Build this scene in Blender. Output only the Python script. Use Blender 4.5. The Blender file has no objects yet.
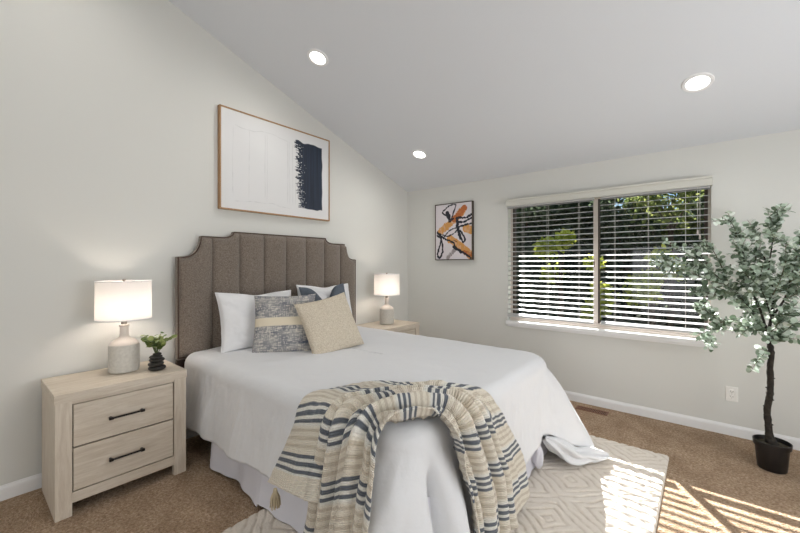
import bpy, bmesh, math, random
import numpy as np
from mathutils import Vector, Matrix, noise as mnoise

random.seed(7); rng = np.random.default_rng(7)
SC = bpy.context.scene
COL = SC.collection

# ------------------------------------------------------------------ camera
cd = bpy.data.cameras.new('camera'); cam = bpy.data.objects.new('camera', cd); COL.objects.link(cam)
cam.location = (3.227, -4.074, 1.4)
cam.rotation_euler = (math.radians(90), 0, math.radians(39.55))
cd.sensor_width = 36.0; cd.lens = 36.0 * 368.75 / 800.0
cd.shift_y = -(266.5 - 265.0) / 800.0
cd.clip_start = 0.05; cd.clip_end = 200
SC.camera = cam
# ------------------------------------------------------------------ colour management
SC.view_settings.view_transform = 'Standard'; SC.view_settings.look = 'None'
SC.view_settings.gamma = 1.0; SC.view_settings.use_curve_mapping = False
SC.view_settings.exposure = 0.0
SC.cycles.max_bounces = 9; SC.cycles.diffuse_bounces = 5; SC.cycles.transparent_max_bounces = 12
SC.cycles.sample_clamp_indirect = 4.0
SC.cycles.use_denoising = True
# ------------------------------------------------------------------ sky, sun, added fill lights
SUN_DIR = Vector((0.87, -1.4, -1.0)).normalized()
W = bpy.data.worlds.new('sky'); SC.world = W; W.use_nodes = True
wn = W.node_tree; wn.nodes.clear()
wo = wn.nodes.new('ShaderNodeOutputWorld'); wb = wn.nodes.new('ShaderNodeBackground')
ws = wn.nodes.new('ShaderNodeTexSky'); ws.sky_type = 'NISHITA'; ws.sun_disc = False
ws.sun_elevation = math.radians(32); ws.sun_rotation = math.radians(-29)
ws.air_density = 1.0; ws.dust_density = 0.3; ws.ozone_density = 2.0
hs = wn.nodes.new('ShaderNodeHueSaturation'); hs.inputs['Saturation'].default_value = 1.3; wn.links.new(ws.outputs[0], hs.inputs['Color']); wn.links.new(hs.outputs[0], wb.inputs[0]); wn.links.new(wb.outputs[0], wo.inputs[0])
wb.inputs[1].default_value = 0.10
def light(name, kind, energy, color, loc=(0, 0, 0), direction=None, **kw):
    l = bpy.data.lights.new(name, kind); l.energy = energy; l.color = color
    for k, v in kw.items(): setattr(l, k, v)
    o = bpy.data.objects.new(name, l); COL.objects.link(o); o.location = loc
    if direction is not None: o.rotation_euler = Vector(direction).to_track_quat('-Z', 'Y').to_euler()
    return o
light('sun', 'SUN', 31.0, (1.0, 0.985, 0.965), direction=SUN_DIR, angle=math.radians(0.6))
# unseen fill lights added at the back and side walls to brighten the room
light('back_fill_light', 'AREA', 52, (0.95, 0.97, 1.0), (3.3, -6.44, 1.35), (0, 1, 0.12), shape='RECTANGLE', size=2.9, size_y=2.2)
light('side_fill_light', 'AREA', 84, (0.95, 0.97, 1.0), (5.25, -2.3, 1.5), (-1, 0, 0.3), shape='RECTANGLE', size=2.0, size_y=1.4)
DOWNLIGHT_W = 20.0

# ------------------------------------------------------------------ helpers
def lin(r, g, b):
    f = lambda c: (c / 255 / 12.92) if c / 255 <= 0.04045 else ((c / 255 + 0.055) / 1.055) ** 2.4
    return (f(r), f(g), f(b), 1.0)
class NT:
    def __init__(s, name):
        s.m = bpy.data.materials.new(name); s.m.use_nodes = True; s.t = s.m.node_tree; s.t.nodes.clear()
        s.out = s.t.nodes.new('ShaderNodeOutputMaterial')
    def n(s, typ, **kw):
        nd = s.t.nodes.new('ShaderNode' + typ)
        for k, v in kw.items():
            if k.startswith('i_'):
                key = k[2:]; key = int(key) if key.isdigit() else key.replace('_', ' ')
                nd.inputs[key].default_value = v
            else: setattr(nd, k, v)
        return nd
    def l(s, a, b): s.t.links.new(a, b)
def mat(name, color, rough=0.6, var=0.0, vscale=8.0, bump=0.0, bscale=60.0, metal=0.0, stretch=(1, 1, 1), color2=None,
        emit=None, estr=0.0, trans=0.0, sheen=0.0, spec=0.5, detail=4.0, bdist=0.01, attr=None, coat=0.0):
    t = NT(name); p = t.n('BsdfPrincipled'); t.l(p.outputs[0], t.out.inputs[0])
    p.inputs['Roughness'].default_value = rough; p.inputs['Metallic'].default_value = metal
    p.inputs['Specular IOR Level'].default_value = spec
    p.inputs['Sheen Weight'].default_value = sheen; p.inputs['Coat Weight'].default_value = coat
    tc = t.n('TexCoord'); mp = t.n('Mapping'); mp.inputs['Scale'].default_value = stretch
    t.l(tc.outputs['Object'], mp.inputs[0])
    if attr:
        a = t.n('Attribute', attribute_name=attr); t.l(a.outputs['Color'], p.inputs['Base Color'])
    elif var or color2:
        nz = t.n('TexNoise', i_Scale=vscale, i_Detail=detail); t.l(mp.outputs[0], nz.inputs['Vector'])
        r = t.n('ValToRGB'); t.l(nz.outputs['Fac'], r.inputs[0])
        c = np.array(color[:3]); c2 = np.array(color2[:3]) if color2 else c * (1 - var)
        c1 = c if color2 else np.minimum(c * (1 + var), 1)
        r.color_ramp.elements[0].position = 0.3; r.color_ramp.elements[1].position = 0.7
        r.color_ramp.elements[0].color = (*c2, 1); r.color_ramp.elements[1].color = (*c1, 1)
        t.l(r.outputs[0], p.inputs['Base Color'])
    else: p.inputs['Base Color'].default_value = color
    if bump:
        nb = t.n('TexNoise', i_Scale=bscale, i_Detail=3.0); t.l(mp.outputs[0], nb.inputs['Vector'])
        b = t.n('Bump', i_Strength=bump, i_Distance=bdist); t.l(nb.outputs['Fac'], b.inputs['Height']); t.l(b.outputs[0], p.inputs['Normal'])
    if emit: p.inputs['Emission Color'].default_value = emit; p.inputs['Emission Strength'].default_value = estr
    if trans:
        tr = t.n('BsdfTranslucent'); mx = t.n('MixShader', i_0=trans)
        if attr: t.l(a.outputs['Color'], tr.inputs[0])
        else: tr.inputs[0].default_value = color
        t.l(p.outputs[0], mx.inputs[1]); t.l(tr.outputs[0], mx.inputs[2]); t.l(mx.outputs[0], t.out.inputs[0])
    return t.m
class MB:
    def __init__(s): s.bm = bmesh.new()
    def box(s, x0, x1, y0, y1, z0, z1, bev=0.0, M=None):
        b = bmesh.new(); bmesh.ops.create_cube(b, size=1)
        for v in b.verts: v.co = Vector(((x0 + x1) / 2 + v.co.x * (x1 - x0), (y0 + y1) / 2 + v.co.y * (y1 - y0), (z0 + z1) / 2 + v.co.z * (z1 - z0)))
        if bev: bmesh.ops.bevel(b, geom=b.edges[:], offset=bev, segments=2, affect='EDGES', profile=0.6)
        return s.merge(b, M)
    def merge(s, b, M=None):
        if M is not None: b.transform(M)
        me = bpy.data.meshes.new('t'); b.to_mesh(me); b.free(); s.bm.from_mesh(me); bpy.data.meshes.remove(me); return s
    def lathe(s, prof, n=40, c=(0, 0, 0), M=None, sx=1, sy=1):
        b = bmesh.new(); rings = []
        for r, z in prof:
            if r < 1e-5: rings.append([b.verts.new((c[0], c[1], c[2] + z))])
            else: rings.append([b.verts.new((c[0] + sx * r * math.cos(2 * math.pi * k / n), c[1] + sy * r * math.sin(2 * math.pi * k / n), c[2] + z)) for k in range(n)])
        for a, d in zip(rings, rings[1:]):
            for k in range(n):
                k2 = (k + 1) % n
                if len(a) == 1 and len(d) == 1: continue
                if len(a) == 1: b.faces.new((a[0], d[k2], d[k]))
                elif len(d) == 1: b.faces.new((a[k], a[k2], d[0]))
                else: b.faces.new((a[k], a[k2], d[k2], d[k]))
        bmesh.ops.recalc_face_normals(b, faces=b.faces[:])
        return s.merge(b, M)
    def tube(s, pts, rad, n=8, cap=True):
        pts = [Vector(p) for p in pts]; rad = [float(q) for q in rad] if hasattr(rad, '__len__') else [rad] * len(pts)
        b = bmesh.new(); rings = []; up = Vector((0, 0, 1)); prev = None
        for i, p in enumerate(pts):
            t = (pts[min(i + 1, len(pts) - 1)] - pts[max(i - 1, 0)]).normalized()
            if prev is None:
                a = t.cross(up); a = a.normalized() if a.length > 1e-3 else Vector((1, 0, 0))
            else: a = (prev - t * prev.dot(t)).normalized()
            prev = a; c = t.cross(a)
            rings.append([b.verts.new(p + rad[i] * (a * math.cos(2 * math.pi * k / n) + c * math.sin(2 * math.pi * k / n))) for k in range(n)])
        for r0, r1 in zip(rings, rings[1:]):
            for k in range(n): b.faces.new((r0[k], r0[(k + 1) % n], r1[(k + 1) % n], r1[k]))
        if cap: b.faces.new(rings[0][::-1]); b.faces.new(rings[-1])
        bmesh.ops.recalc_face_normals(b, faces=b.faces[:])
        return s.merge(b)
    def build(s, name, m, parent=None, smooth=False, loc=None):
        me = bpy.data.meshes.new(name); s.bm.to_mesh(me); s.bm.free()
        return link(name, me, m, parent, smooth, loc)
def link(name, me, m, parent=None, smooth=False, loc=None):
    if m is not None: me.materials.append(m)
    if smooth:
        me.polygons.foreach_set('use_smooth', [True] * len(me.polygons))
        if smooth != 'all': me.set_sharp_from_angle(angle=math.radians(40))
    o = bpy.data.objects.new(name, me); COL.objects.link(o)
    if parent is not None: o.parent = parent
    if loc: o.location = loc
    return o
def npmesh(name, V, F, m, parent=None, smooth='all', colors=None, uv=None):
    """V (n,3), F (k,4) or (k,3) arrays"""
    V = np.asarray(V, np.float32); F = np.asarray(F, np.int32); k, c = F.shape
    me = bpy.data.meshes.new(name); me.vertices.add(len(V)); me.vertices.foreach_set('co', V.ravel())
    me.loops.add(k * c); me.loops.foreach_set('vertex_index', F.ravel())
    me.polygons.add(k); me.polygons.foreach_set('loop_start', np.arange(0, k * c, c)); me.polygons.foreach_set('loop_total', np.full(k, c))
    me.update(calc_edges=True)
    if colors is not None:
        a = me.color_attributes.new('Col', 'FLOAT_COLOR', 'POINT')
        C4 = np.ones((len(V), 4), np.float32); C4[:, :3] = colors; a.data.foreach_set('color', C4.ravel())
    if uv is not None:
        u = me.uv_layers.new(name='UVMap'); u.data.foreach_set('uv', np.asarray(uv, np.float32)[F.ravel()].ravel())
    me.validate()
    return link(name, me, m, parent, smooth)
def gridF(nu, nv):
    i, j = np.meshgrid(np.arange(nu - 1), np.arange(nv - 1), indexing='ij'); a = (i * nv + j).ravel()
    return np.stack([a, a + nv, a + nv + 1, a + 1], 1)
def tag(o, label, cat, group=None, kind=None):
    o['label'] = label; o['category'] = cat
    if group: o['group'] = group
    if kind: o['kind'] = kind
    return o
def empty(name, loc, rz=0.0):
    o = bpy.data.objects.new(name, None); COL.objects.link(o); o.location = loc; o.rotation_euler = (0, 0, rz)
    o.empty_display_size = 0.1; return o
def thing(name, label, cat, loc=(0, 0, 0), rz=0.0, group=None): return tag(empty(name, loc, rz), label, cat, group)
def struct(o): o['kind'] = 'structure'; return o
def copy_tree(o, parent=None):
    c = o.copy(); COL.objects.link(c); c.parent = parent
    for ch in list(o.children): copy_tree(ch, c)
    return c
def vnoise(X, Y, seed=0, oct=1):
    """smooth value noise, numpy, about -1..1"""
    r = np.random.default_rng(seed); T = r.uniform(-1, 1, (64, 64)); out = 0; amp = 1; tot = 0
    X = np.asarray(X, float); Y = np.asarray(Y, float)
    for o in range(oct):
        xi = np.floor(X).astype(int); yi = np.floor(Y).astype(int); fx = X - xi; fy = Y - yi
        fx = fx * fx * (3 - 2 * fx); fy = fy * fy * (3 - 2 * fy)
        g = lambda a, b: T[a % 64, b % 64]
        out = out + amp * ((g(xi, yi) * (1 - fx) + g(xi + 1, yi) * fx) * (1 - fy) + (g(xi, yi + 1) * (1 - fx) + g(xi + 1, yi + 1) * fx) * fy)
        tot += amp; amp *= 0.5; X = X * 2.03 + 11; Y = Y * 2.03 + 7
    return out / tot
def sstep(a, b, x):
    t = np.clip((np.asarray(x, float) - a) / (b - a), 0, 1); return t * t * (3 - 2 * t)

# ------------------------------------------------------------------ materials
M_wall = mat('wall_paint', lin(216, 216, 211), 0.85, bump=0.12, bscale=180, bdist=0.002)
M_ceil = mat('ceiling_paint', lin(218, 221, 225), 0.9, bump=0.2, bscale=140, bdist=0.002)
M_trim = mat('white_trim_paint', lin(236, 236, 236), 0.45)
def carpet_mat():
    t = NT('brown_cut_pile_carpet'); p = t.n('BsdfPrincipled', i_Roughness=0.95); t.l(p.outputs[0], t.out.inputs[0])
    p.inputs['Specular IOR Level'].default_value = 0.1; p.inputs['Sheen Weight'].default_value = 0.15
    tc = t.n('TexCoord')
    a = t.n('TexNoise', i_Scale=62.0, i_Detail=6.0, i_Roughness=0.8); b = t.n('TexNoise', i_Scale=7.0, i_Detail=6.0)
    t.l(tc.outputs['Object'], a.inputs[0]); t.l(tc.outputs['Object'], b.inputs[0])
    r = t.n('ValToRGB'); t.l(a.outputs['Fac'], r.inputs[0]); e = r.color_ramp.elements
    e[0].position = 0.3; e[0].color = lin(112, 78, 50); e[1].position = 0.72; e[1].color = lin(242, 222, 198)
    m = r.color_ramp.elements.new(0.5); m.color = lin(192, 162, 131)
    mx = t.n('MixRGB', blend_type='MULTIPLY', i_0=0.6); t.l(r.outputs[0], mx.inputs[1])
    r2 = t.n('ValToRGB'); t.l(b.outputs['Fac'], r2.inputs[0]); r2.color_ramp.elements[0].position = 0.35; r2.color_ramp.elements[1].position = 0.65
    r2.color_ramp.elements[0].color = (0.62, 0.56, 0.48, 1); r2.color_ramp.elements[1].color = (1, 1, 1, 1)
    t.l(r2.outputs[0], mx.inputs[2]); t.l(mx.outputs[0], p.inputs['Base Color'])
    v = t.n('TexVoronoi', i_Scale=130.0); t.l(tc.outputs['Object'], v.inputs[0])
    ad = t.n('Math', operation='ADD'); t.l(a.outputs['Fac'], ad.inputs[0]); t.l(v.outputs['Distance'], ad.inputs[1])
    bm = t.n('Bump', i_Strength=1.0, i_Distance=0.012); t.l(ad.outputs[0], bm.inputs['Height']); t.l(bm.outputs[0], p.inputs['Normal'])
    return t.m
M_carpet = carpet_mat()
def wood_mat(name, ca, cb, axis, rough=0.55):
    t = NT(name); p = t.n('BsdfPrincipled', i_Roughness=rough); t.l(p.outputs[0], t.out.inputs[0])
    tc = t.n('TexCoord'); mp = t.n('Mapping'); sc = [9.0, 9.0, 9.0]; sc['xyz'.index(axis)] = 0.9
    mp.inputs['Scale'].default_value = sc; t.l(tc.outputs['Object'], mp.inputs[0])
    a = t.n('TexNoise', i_Scale=5.0, i_Detail=8.0, i_Roughness=0.7, i_Distortion=0.6); t.l(mp.outputs[0], a.inputs[0])
    r = t.n('ValToRGB'); t.l(a.outputs['Fac'], r.inputs[0]); e = r.color_ramp.elements
    e[0].position = 0.32; e[0].color = ca; e[1].position = 0.68; e[1].color = cb
    t.l(r.outputs[0], p.inputs['Base Color'])
    bm = t.n('Bump', i_Strength=0.25, i_Distance=0.002); t.l(a.outputs['Fac'], bm.inputs['Height']); t.l(bm.outputs[0], p.inputs['Normal'])
    return t.m
WA, WB = lin(196, 182, 163), lin(222, 212, 197)
M_woodY = wood_mat('whitewashed_oak_along', WA, WB, 'y'); M_woodZ = wood_mat('whitewashed_oak_upright', WA, WB, 'z')
M_black = mat('black_metal', lin(30, 27, 25), 0.4, metal=0.6)
M_gap = mat('dark_cabinet_inside', lin(40, 34, 28), 0.9)
M_walnut = wood_mat('oak_frame', lin(146, 110, 74), lin(178, 142, 102), 'z')
M_white = mat('white_cotton', lin(226, 226, 227), 0.9, bump=0.25, bscale=14, bdist=0.01, sheen=0.2)
M_sheet = mat('white_comforter_cotton', lin(221, 222, 224), 0.9, bump=0.4, bscale=13, bdist=0.014, sheen=0.2)
M_skirt = mat('white_skirt_cotton', lin(214, 213, 220), 0.9)
M_slate = mat('slate_blue_linen', lin(84, 92, 102), 0.9, var=0.2, vscale=200, bump=0.3, bscale=300, bdist=0.002)
M_boucle = mat('cream_boucle', lin(226, 216, 198), 0.95, color2=lin(196, 182, 160), vscale=120, bump=1.0, bscale=110, bdist=0.012)
M_uphol = mat('brown_grey_heather', lin(138, 126, 114), 0.85, color2=lin(88, 78, 69), vscale=130, bump=0.4, bscale=260, bdist=0.002, sheen=0.3, detail=6)
M_uphdark = mat('headboard_piping', lin(72, 52, 42), 0.8)
M_darkwood = mat('dark_brown_wood', lin(60, 44, 34), 0.6)
M_ceramic = mat('speckled_off_white_ceramic', lin(214, 210, 201), 0.5, color2=lin(200, 195, 186), vscale=60, bump=0.2, bscale=90, bdist=0.002)
M_ceramtop = mat('white_glazed_ceramic', lin(222, 212, 202), 0.35)
M_nickel = mat('brushed_nickel', lin(150, 140, 130), 0.35, metal=0.9)
M_stone = mat('black_pebble', lin(42, 40, 37), 0.45, var=0.2, vscale=30)
M_leaf1 = mat('green_houseplant_leaf', (0, 0, 0, 1), 0.4, attr='Col', trans=0.15)
M_euc = mat('silver_dollar_leaf', (0, 0, 0, 1), 0.55, attr='Col', trans=0.25)
M_bark = mat('dark_mossy_bark', lin(52, 46, 38), 0.9, color2=lin(28, 24, 21), vscale=40, bump=0.8, bscale=60, bdist=0.01)
M_pot = mat('black_plastic_pot', lin(24, 22, 23), 0.4)
M_soil = mat('dry_soil', lin(70, 64, 50), 0.95, var=0.4, vscale=60, bump=1, bscale=80)
M_paintcol = mat('painted_canvas', (0, 0, 0, 1), 0.75, attr='Col')
M_bronze = mat('bronze_frame', lin(72, 62, 52), 0.45, metal=0.4)
M_outlet = mat('outlet_plastic', lin(238, 237, 232), 0.35)
M_slot = mat('outlet_slot', lin(60, 58, 55), 0.6)
M_vent = mat('brown_register', lin(140, 98, 76), 0.5)
M_blind = mat('white_faux_wood', lin(194, 194, 193), 0.5)
M_cord = mat('white_cord', lin(225, 223, 215), 0.8)
M_wframe = mat('almond_window_frame', lin(206, 196, 188), 0.5)
M_sash = mat('dark_bronze_sash', lin(70, 58, 50), 0.5)
M_valance = mat('cream_valance', lin(206, 205, 196), 0.6)
def emis(name, col, s):
    t = NT(name); e = t.n('Emission', i_Color=col, i_Strength=s); t.l(e.outputs[0], t.out.inputs[0]); return t.m
M_led = emis('lit_led_disc', (1, 0.97, 0.92, 1), 6.0)
def glass_mat():
    t = NT('window_glass'); g = t.n('BsdfGlossy', i_Roughness=0.02); tr = t.n('BsdfTransparent'); mx = t.n('MixShader', i_0=0.02)
    t.l(tr.outputs[0], mx.inputs[1]); t.l(g.outputs[0], mx.inputs[2]); t.l(mx.outputs[0], t.out.inputs[0]); return t.m
M_glass = glass_mat()

# ------------------------------------------------------------------ room shell
RX, RY, CS, CH = 5.3, -6.5, 0.346, 2.426          # width, back wall, ceiling slope, low wall height
WX0, WX1, WZ0, WZ1, WT = 1.48, 3.27, 0.762, 2.10, 0.16
zc = lambda y: CH - CS * y
def poly_prism(name, pts, vec, m):
    b = bmesh.new(); a = [b.verts.new(p) for p in pts]; c = [b.verts.new(Vector(p) + Vector(vec)) for p in pts]; n = len(pts)
    b.faces.new(a); b.faces.new(c[::-1])
    for i in range(n): b.faces.new((a[i], c[i], c[(i + 1) % n], a[(i + 1) % n]))
    bmesh.ops.recalc_face_normals(b, faces=b.faces[:]); x = MB(); x.merge(b); return x
struct(MB().box(-0.15, RX + 0.15, RY - 0.15, WT, -0.12, 0.0).build('floor', M_carpet))
struct(poly_prism('w', [(0, WT, 0), (0, RY, 0), (0, RY, zc(RY)), (0, 0, CH), (0, WT, CH)], (-0.15, 0, 0), M_wall).build('wall_left', M_wall))
struct(poly_prism('w', [(RX, WT, 0), (RX, RY, 0), (RX, RY, zc(RY)), (RX, 0, CH), (RX, WT, CH)], (0.15, 0, 0), M_wall).build('wall_right', M_wall))
struct(MB().box(0, RX, RY - 0.15, RY, 0, zc(RY)).build('wall_back', M_wall))
w = MB(); w.box(0, WX0, 0, WT, 0, CH); w.box(WX1, RX, 0, WT, 0, CH); w.box(WX0, WX1, 0, WT, 0, WZ0 - 0.045); w.box(WX0, WX1, 0, WT, WZ1, CH)
bmesh.ops.remove_doubles(w.bm, verts=w.bm.verts[:], dist=1e-5)
struct(w.build('wall_window', M_wall))
struct(poly_prism('c', [(-0.15, WT, zc(0)), (-0.15, 0, zc(0)), (-0.15, RY - 0.15, zc(RY - 0.15)), (-0.15, RY - 0.15, zc(RY - 0.15) + 0.15), (-0.15, 0, zc(0) + 0.15), (-0.15, WT, zc(0) + 0.15)], (RX + 0.3, 0, 0), M_ceil).build('ceiling', M_ceil))
def baseboard(name, pts):
    """pts: wall line start, end; profile extruded"""
    (x0, y0), (x1, y1) = pts; d = Vector((x1 - x0, y1 - y0, 0)); n = Vector((d.y, -d.x, 0)).normalized()
    prof = [(0, 0), (0.014, 0), (0.014, 0.062), (0.011, 0.074), (0.006, 0.080), (0.004, 0.086), (0, 0.088)]
    P = [Vector((x0, y0, 0)) + n * a + Vector((0, 0, z)) for a, z in prof]
    struct(poly_prism(name, P, d, M_trim).build(name, M_trim))
baseboard('baseboard_left', [(0, RY), (0, -0.002)])
baseboard('baseboard_window', [(0.014, 0), (RX, 0)])
baseboard('baseboard_right', [(RX, 0), (RX, RY)])

# window: frame, mullion, glass, sill
wf = MB(); T = 0.045; ya, yb = 0.075, 0.14
wf.box(WX0, WX1, ya, yb, WZ0 - 0.02, WZ0 + T, 0.004); wf.box(WX0, WX1, ya, yb, WZ1 - 0.03, WZ1, 0.004)
wf.box(WX0, WX0 + 0.022, ya, yb, WZ0 + T, WZ1 - 0.03, 0.002); wf.box(WX1 - 0.02, WX1, ya, yb, WZ0 + T, WZ1 - 0.03, 0.002)
wf.box(2.35, 2.392, 0.09, 0.12, WZ0 + T, WZ1 - 0.03, 0.004)
wf.box(WX0, WX1, 0.045, 0.075, WZ0 - 0.002, WZ0 + 0.018, 0.003)
window = struct(wf.build('window_1', M_wframe))
MB().box(2.392, 2.408, 0.095, 0.115, WZ0 + T, WZ1 - 0.03, 0.003).build('sash_stile', M_sash, window)
for a_, b_ in ((WX0 + 0.022, WX0 + T), (WX1 - T, WX1 - 0.02)):
    MB().box(a_, b_, ya + 0.005, yb, WZ0 + T, WZ1 - 0.03, 0.004).build('sash_stile', M_sash, window)
g = MB(); g.box(WX0 + T, 2.35, 0.112, 0.116, WZ0 + T, WZ1 - 0.03); g.box(2.408, WX1 - T, 0.112, 0.116, WZ0 + T, WZ1 - 0.03)
g.build('glass_pane', M_glass, window)
MB().box(2.358, 2.373, 0.055, 0.066, 1.38, 1.46, 0.003).build('latch', M_nickel, window)
struct(MB().box(WX0 - 0.015, WX1 + 0.03, -0.035, 0.075, WZ0 - 0.045, WZ0, 0.006).box(WX0 + 0.0, WX1 + 0.01, -0.02, 0.0, WZ0 - 0.062, WZ0 - 0.045, 0.003).build('window_sill', M_trim))

# ------------------------------------------------------------------ blinds and valance
def make_blind(x0, x1, cords, label, top, bot):
    t = thing('window_blind', label, 'blind', ((x0 + x1) / 2, -0.012, bot), group='white slat blinds in the window')
    L = lambda mb, n, m: mb.build(n, m, t)
    ox = (x0 + x1) / 2; hw = (x1 - x0) / 2; s = MB(); n = 23; tilt = math.radians(12)
    z = [bot + 0.03 + (top - 0.045 - bot - 0.03) * i / (n - 1) for i in range(n)]
    for zz in z:
        b = MB(); b.box(-hw, hw, -0.025, 0.025, -0.0014, 0.0014, 0.0006)
        s.merge(b.bm, Matrix.Translation((0, 0, zz - bot)) @ Matrix.Rotation(tilt, 4, 'X'))
    L(s, 'slats', M_blind)
    L(MB().box(-hw, hw, -0.027, 0.027, 0.0, 0.016, 0.004), 'bottom_rail', M_blind)
    L(MB().box(-hw, hw, -0.028, 0.028, top - bot - 0.04, top - bot, 0.003), 'head_rail', M_blind)
    for cx in cords:
        for yy in (-0.027, 0.027): L(MB().tube([(cx - ox, yy, 0.01), (cx - ox, yy, top - bot - 0.02)], 0.0011, 5), 'ladder_cord', M_cord)
    return t
BT = 2.088; BB = 0.812
bl = make_blind(1.485, 2.375, (1.66, 1.93, 2.24), 'white horizontal slat blind over the left half of the window', BT, BB)
br = make_blind(2.44, 3.264, (2.56, 2.83, 3.10), 'white horizontal slat blind over the right half of the window, beside the leafy tree', BT, BB)
for dx, z1 in ((0.33, 1.70), (0.345, 1.66)):
    c = MB().tube([(dx, -0.034, 1.25), (dx, -0.034, z1 - BB)], 0.0014, 5).build('pull_cord', M_cord, br)
    MB().lathe([(0, 0), (0.006, 0.002), (0.008, 0.02), (0.004, 0.045), (0, 0.047)], 12, (dx, -0.034, z1 - BB - 0.045)).build('cord_tassel', M_wframe, c)
v = MB(); v.box(1.482, 3.278, -0.075, -0.06, 2.062, 2.138, 0.003); v.box(1.482, 3.278, -0.083, -0.06, 2.122, 2.141, 0.003); v.box(1.482, 3.278, -0.080, -0.06, 2.062, 2.072, 0.002)
v.box(1.482, 1.494, -0.06, -0.002, 2.062, 2.138, 0.002); v.box(3.266, 3.278, -0.06, -0.002, 2.062, 2.138, 0.002)
tag(v.build('blind_valance', M_valance), 'cream box valance running along the top of the window above the blinds', 'valance')

# ------------------------------------------------------------------ recessed lights
def downlight(x, y, label, group):
    z = zc(y); t = thing('recessed_light', label, 'ceiling light', (x, y, z - 0.0005), group=group)
    R = Matrix.Rotation(-math.atan(CS), 4, 'X')
    MB().lathe([(0.067, -0.001), (0.068, -0.009), (0.075, -0.012), (0.088, -0.009), (0.092, 0.0)], 48, M=R).build('trim_ring', M_trim, t, smooth=True)
    MB().lathe([(0, -0.004), (0.067, -0.004), (0.068, -0.001), (0, -0.001)], 48, M=R).build('lens', M_led, t)
    n = Vector((0, -CS, -1)).normalized()
    light('downlight_beam', 'SPOT', DOWNLIGHT_W, (1.0, 0.965, 0.92), Vector((x, y, z)) + n * 0.03, n, spot_size=math.radians(176), spot_blend=1.0, shadow_soft_size=0.05)
downlight(0.705, -2.11, 'round lit recessed light in the sloped ceiling, above the large picture and headboard', 'recessed ceiling lights')
downlight(0.722, -0.691, 'smallest lit recessed light, near the far corner of the ceiling', 'recessed ceiling lights')
downlight(3.19, -0.745, 'lit recessed light with a wide white ring, in the ceiling above the window\'s right end', 'recessed ceiling lights')
downlight(3.19, -2.15, 'recessed ceiling light high above the rug, middle of the row on the window\'s right side', 'recessed ceiling lights')
downlight(3.19, -3.6, 'recessed ceiling light highest up the slope, over the open carpet', 'recessed ceiling lights')
downlight(0.705, -3.6, 'recessed ceiling light highest up the slope, over the left nightstand', 'recessed ceiling lights')
# made-up door and side window frames, out of view, dressing the added fill lights
def frame_rect(a0, a1, z0, z1, place, bars):
    k = MB(); w = 0.06
    for p in ((a0 - w, a1 + w, z1, z1 + w), (a0 - w, a1 + w, z0 - w if z0 > 0.1 else 0.0, z0), (a0 - w, a0, z0, z1), (a1, a1 + w, z0, z1)) + tuple((b - .03, b + .03, z0, z1) for b in bars): place(k, *p)
    return k
struct(frame_rect(1.85, 4.75, 0.25, 2.45, lambda k, a, b, c, d: k.box(a, b, -6.5, -6.42, c, d, 0.004), (3.3,)).build('back_fill_frame', M_trim))
struct(frame_rect(-3.3, -1.3, 0.8, 2.2, lambda k, a, b, c, d: k.box(5.22, 5.3, a, b, c, d, 0.004), (-2.3,)).build('side_fill_frame', M_trim))

# ------------------------------------------------------------------ rug
def make_rug():
    x0, x1, y0, y1 = 1.29, 3.03, -3.25, -0.77; nx, ny = 330, 440
    x = np.linspace(x0, x1, nx); y = np.linspace(y0, y1, ny); X, Y = np.meshgrid(x, y, indexing='ij')
    wx = X + 0.012 * vnoise(X * 14, Y * 14, 3); wy = Y + 0.012 * vnoise(X * 14, Y * 14, 4)
    fold = lambda p: np.abs((p + 1) % 2 - 1)
    d = fold((wx - 2.56) / 0.27) + fold((wy + 1.54) / 0.23)
    k = (d * 3.6) % 1.0
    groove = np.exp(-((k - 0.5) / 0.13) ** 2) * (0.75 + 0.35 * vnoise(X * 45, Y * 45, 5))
    h = 0.018 - 0.0085 * np.clip(groove, 0, 1) + 0.0012 * vnoise(X * 110, Y * 110, 6)
    edge = np.minimum(np.minimum(X - x0, x1 - X), np.minimum(Y - y0, y1 - Y)); h = h * sstep(-0.004, 0.012, edge) + 0.002
    V = np.stack([X, Y, h], -1).reshape(-1, 3)
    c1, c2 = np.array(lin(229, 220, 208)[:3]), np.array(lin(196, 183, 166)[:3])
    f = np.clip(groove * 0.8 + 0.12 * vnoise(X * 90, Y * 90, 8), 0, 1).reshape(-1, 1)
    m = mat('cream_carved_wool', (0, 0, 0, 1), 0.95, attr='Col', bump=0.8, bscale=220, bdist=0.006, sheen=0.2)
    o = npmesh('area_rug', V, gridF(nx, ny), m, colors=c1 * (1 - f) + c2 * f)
    tag(o, 'cream area rug with carved concentric diamonds, lying on the carpet under the bed foot', 'rug')
make_rug()

# ------------------------------------------------------------------ floor register
t = thing('floor_vent', 'brown metal floor register set in the carpet beside the window wall baseboard', 'vent', (2.392, -0.168, 0))
r = MB(); r.box(-0.138, 0.138, -0.05, -0.040, 0.0, 0.006, 0.002); r.box(-0.138, 0.138, 0.040, 0.05, 0.0, 0.006, 0.002)
r.box(-0.138, -0.128, -0.040, 0.040, 0.0, 0.006, 0.002); r.box(0.128, 0.138, -0.040, 0.040, 0.0, 0.006, 0.002); r.build('frame', M_vent, t)
r = MB()
for i in range(19): r.box(-0.124 + i * 0.0135, -0.1185 + i * 0.0135, -0.040, 0.040, 0.0015, 0.004)
r.box(-0.128, 0.128, -0.003, 0.003, 0.0015, 0.0045); r.build('grille', M_vent, t)
MB().box(-0.128, 0.128, -0.040, 0.040, 0.0002, 0.001).build('duct_opening', mat('dark_duct', lin(22, 16, 14), 0.9), t)

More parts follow.
